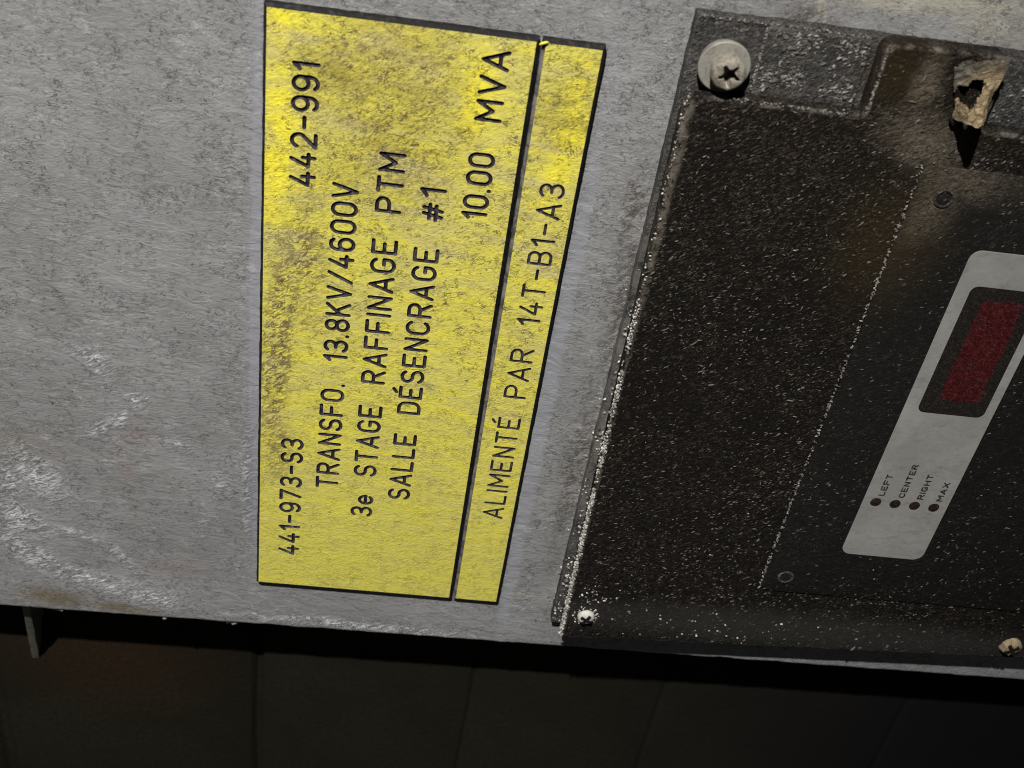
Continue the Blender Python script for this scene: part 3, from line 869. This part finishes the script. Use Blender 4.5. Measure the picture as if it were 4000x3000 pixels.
cross_screw(7.6, 262.0, HV, 3.6, M['crust'], 0.9, 0.25)

# bent tan crusted tab at the tongue, standing off the cover, with a ragged dark hole
def build_tab():
    n_u, n_v = 34, 34
    # outline corners in plane mm at rising height: (X, Y, h)
    c00 = (210.8, 164.2, HV - 0.1); c01 = (214.2, 177.3, HV + 1.3)
    c10 = (197.6, 168.6, HV + 1.8); c11 = (200.2, 174.9, HV + 3.4)
    V = []; F = []
    def pt(u, v):
        a = Vector(c00) * (1 - u) * (1 - v) + Vector(c01) * (1 - u) * v + Vector(c10) * u * (1 - v) + Vector(c11) * u * v
        a.x -= 1.8 * math.sin(math.pi * min(1, v * 1.05)) * u                                   # rounded free end
        a.z += 7.6 * u ** 1.6 * math.sin(math.pi * v) ** 1.3; a.x += 3.0 * u ** 1.6 * math.sin(math.pi * v)
        k = mnoise.noise_vector(Vector((u * 4, v * 4, 1))); a += k * 0.55; a += 0.35 * mnoise.noise_vector(Vector((u * 11, v * 11, 5)))
        return a
    for j in range(n_v + 1):
        for i in range(n_u + 1):
            V.append(tuple(pt(i / n_u, j / n_v)))
    def hole(u, v):
        r1 = math.hypot((u - 0.42) / 0.12, (v - 0.46) / 0.17); r2 = math.hypot((u - 0.57) / 0.17, (v - 0.22) / 0.20)
        return min(r1, r2) + 0.2 * mnoise.noise(Vector((u * 9, v * 9, 4))) < 1.12
    for j in range(n_v):
        for i in range(n_u):
            if hole((i + 0.5) / n_u, (j + 0.5) / n_v): continue
            a = j * (n_u + 1) + i
            F.append((a, a + 1, a + n_u + 2, a + n_u + 1))
    # thickness
    bm = bmesh.new()
    vs_ = [bm.verts.new(p) for p in V]
    for f in F: bm.faces.new([vs_[i] for i in f])
    for v in [v for v in bm.verts if not v.link_faces]: bm.verts.remove(v)
    bmesh.ops.recalc_face_normals(bm, faces=bm.faces)
    bmesh.ops.solidify(bm, geom=list(bm.faces), thickness=1.1)
    bm.verts.index_update()
    V = [tuple(v.co) for v in bm.verts]; F = [tuple(v.index for v in f.verts) for f in bm.faces]; bm.free()
    o = finish('latch_tab', V, F, M['tabmat'], mon, 60)
    o['label'] = 'crusted tan metal tab bent off the black cover'
    V, F = tube([(196.9, 169.6, HV - 0.5), (196.7, 169.6, HV + 0.8), (196.5, 169.7, HV + 1.5)], [1.3, 1.3, 0.9], 14, 0.2)
    finish('shadow_stub', V, F, M['hole'], mon, 60)  # dark stub standing in for part of the tab's cast shadow
build_tab()

# ---------------------------------------------------------------- grit and dust
def edge_at(y): return -8.0 + 13.0 * (y - 104.6) / 240.4 + 1.5
def in_label(x, y): return 44.5 < x < 162.7 and 187 < y < 216.5
def heights(x, y):
    if x > 194.6 and (y < 146 or y > 178): return HF + (0.9 if (119.5 < y < 145 or y > 179) else 0)
    if 25 < x < 184 and y > 166.6: return HO
    return HV
parts = []; tone = []
N = 0
while N < 5200:
    x = rnd.uniform(-6, 212); y = rnd.uniform(102.5, 290)
    ov_ = (25 < x < 184 and y > 166.6)
    dens = 0.55 + 0.6 * mnoise.noise(Vector((x * 0.035, y * 0.035, 2)))
    if ov_: dens *= 0.5
    if x < 14: dens *= 0.45
    if x > 120: dens *= 1.15
    if rnd.random() > dens: continue
    if in_label(x, y) or x < edge_at(y): continue
    if math.hypot(x - BX, y - BY) < 8.5: continue
    if x > 195 and 165 < y < 181: continue
    h = heights(x, y)
    L = 0.16 + 0.6 * rnd.random() ** 1.8
    if rnd.random() < 0.03: L *= 1.7
    ang = rnd.gauss(1.0, 0.45)
    rot = Matrix.Rotation(ang, 3, 'Z') @ Matrix.Rotation(rnd.uniform(-0.5, 0.5), 3, 'Y') @ Matrix.Rotation(rnd.uniform(-0.5, 0.5), 3, 'X')
    t = rnd.random()
    br_ = 0.985 if x > 110 else 0.955
    tn = 0.03 + 0.16 * t * t if t < br_ else rnd.uniform(0.25, 1.0)
    if t >= br_: L *= 0.75
    if L > 0.4: tn = min(tn, 0.13)
    v, f = rock((x, y, h + 0.05), (L, L * (rnd.choice((0.2, 0.3, 0.45, 0.7)) if L < 0.35 else rnd.uniform(0.16, 0.3)), L * 0.3), rot, 0.42)
    parts.append((v, f))
    if ov_: tn *= 0.75
    tone += [tn] * len(v); N += 1
for i in range(1100):
    x = rnd.uniform(195.5, 211.5); y = rnd.uniform(120, 145) if i < 850 else rnd.uniform(180, 203)
    if mnoise.noise(Vector((x * 0.16, y * 0.16, 9))) < rnd.uniform(-0.35, 0.35): continue
    L = 0.2 + 0.65 * rnd.random() ** 2
    rot = Matrix.Rotation(rnd.gauss(1.0, 0.5), 3, 'Z') @ Matrix.Rotation(rnd.uniform(-0.5, 0.5), 3, 'Y')
    v, f = rock((x, y, HF + 1.05), (L, L * 0.5, L * 0.42), rot, 0.4); parts.append((v, f))
    tone += [0.04 + 0.36 * rnd.random() ** 2] * len(v)
for i in range(420):
    q = rnd.random()
    if q < 0.3: x = rnd.uniform(195.5, 211.8); y = 119.2 + rnd.gauss(0, 0.25); h = HF + 0.7
    elif q < 0.55: x = 212.2 + rnd.gauss(0, 0.2); y = rnd.uniform(103, 146); h = HF + 0.2
    elif q < 0.8: x = 194.6 + rnd.gauss(0, 0.25); y = rnd.uniform(112, 146); h = HV - 0.3
    else: x = rnd.uniform(195, 213); y = 147.6 + rnd.gauss(0, 0.2); h = HV - 0.2
    s_ = rnd.uniform(0.12, 0.34)
    v, f = rock((x, y, h), (s_, s_, s_ * 0.7), rrot(), 0.3); parts.append((v, f)); tone += [rnd.uniform(0.08, 0.34)] * len(v)
V, F = join(parts)
tag(finish('dust_flakes', V, F, M['dust'], None, None, tone), 'pale dust flakes and fibres scattered over the black monitor', 'dust', None, 'stuff')

parts = []; tone = []
def edge_x(y): return y
for i in range(4200):
    x = rnd.uniform(-7, 196)
    w = 1.0 if x < 62 else (0.75 if x < 140 else 0.12)
    w *= min(1.0, max(0.05, 0.6 + (0.6 if x < 62 else 1.7) * mnoise.noise(Vector((x * 0.085, 1, 1)))))
    if rnd.random() > w: continue
    yc = 104.4 - 0.008 * (x + 7)
    y = yc + rnd.gauss(0.05, 0.22); h = HV - 0.9 + rnd.gauss(0, 0.35) + (0.5 if y > yc else -0.6)
    if rnd.random() < 0.09: y = 101.8 + rnd.uniform(-1.2, 2.4); h = HF + 0.2 if y > 101.4 else HC + 0.1
    s = rnd.uniform(0.2, 0.55) * (1.0 if x < 120 else 0.7)
    if rnd.random() < 0.05: s *= 1.5
    v, f = rock((x, y, h), (s, s * rnd.uniform(0.7, 1), s * 0.8), rrot(), 0.25)
    parts.append((v, f)); tone += [rnd.uniform(0.3, 0.85) if rnd.random() < 0.6 else rnd.uniform(0.08, 0.35)] * len(v)
# a few bigger crumbs around the lower left screw and along the lower edge
for i in range(170):
    if i < 40:
        a = rnd.uniform(0, 6.28); r = rnd.uniform(2.9, 4.6); x = 4.4 + r * math.cos(a); y = 111.4 + r * math.sin(a)
    elif i < 70: x = rnd.gauss(14, 3.0); y = rnd.gauss(112, 5)
    else:
        if i > 110: continue
        x = rnd.uniform(-4, 12); y = rnd.gauss(150, 24)
        if x < edge_at(y): continue
    s = rnd.uniform(0.15, 0.5)
    v, f = rock((x, y, HV + 0.1), (s, s * 0.8, s * 0.5), rrot(), 0.3)
    parts.append((v, f)); tone += [rnd.uniform(0.25, 0.95)] * len(v)
V, F = join(parts)
tag(finish('white_grit', V, F, M['dust'], None, None, tone), 'white grit packed along the left edge of the black monitor', 'grit', None, 'stuff')

for o in bpy.data.objects:
    if '_org' in o: del o['_org']
scene.render.engine = 'CYCLES'
scene.cycles.pixel_filter_type = 'BLACKMAN_HARRIS'; scene.cycles.filter_width = 1.0
scene.render.resolution_x = 1024; scene.render.resolution_y = 768
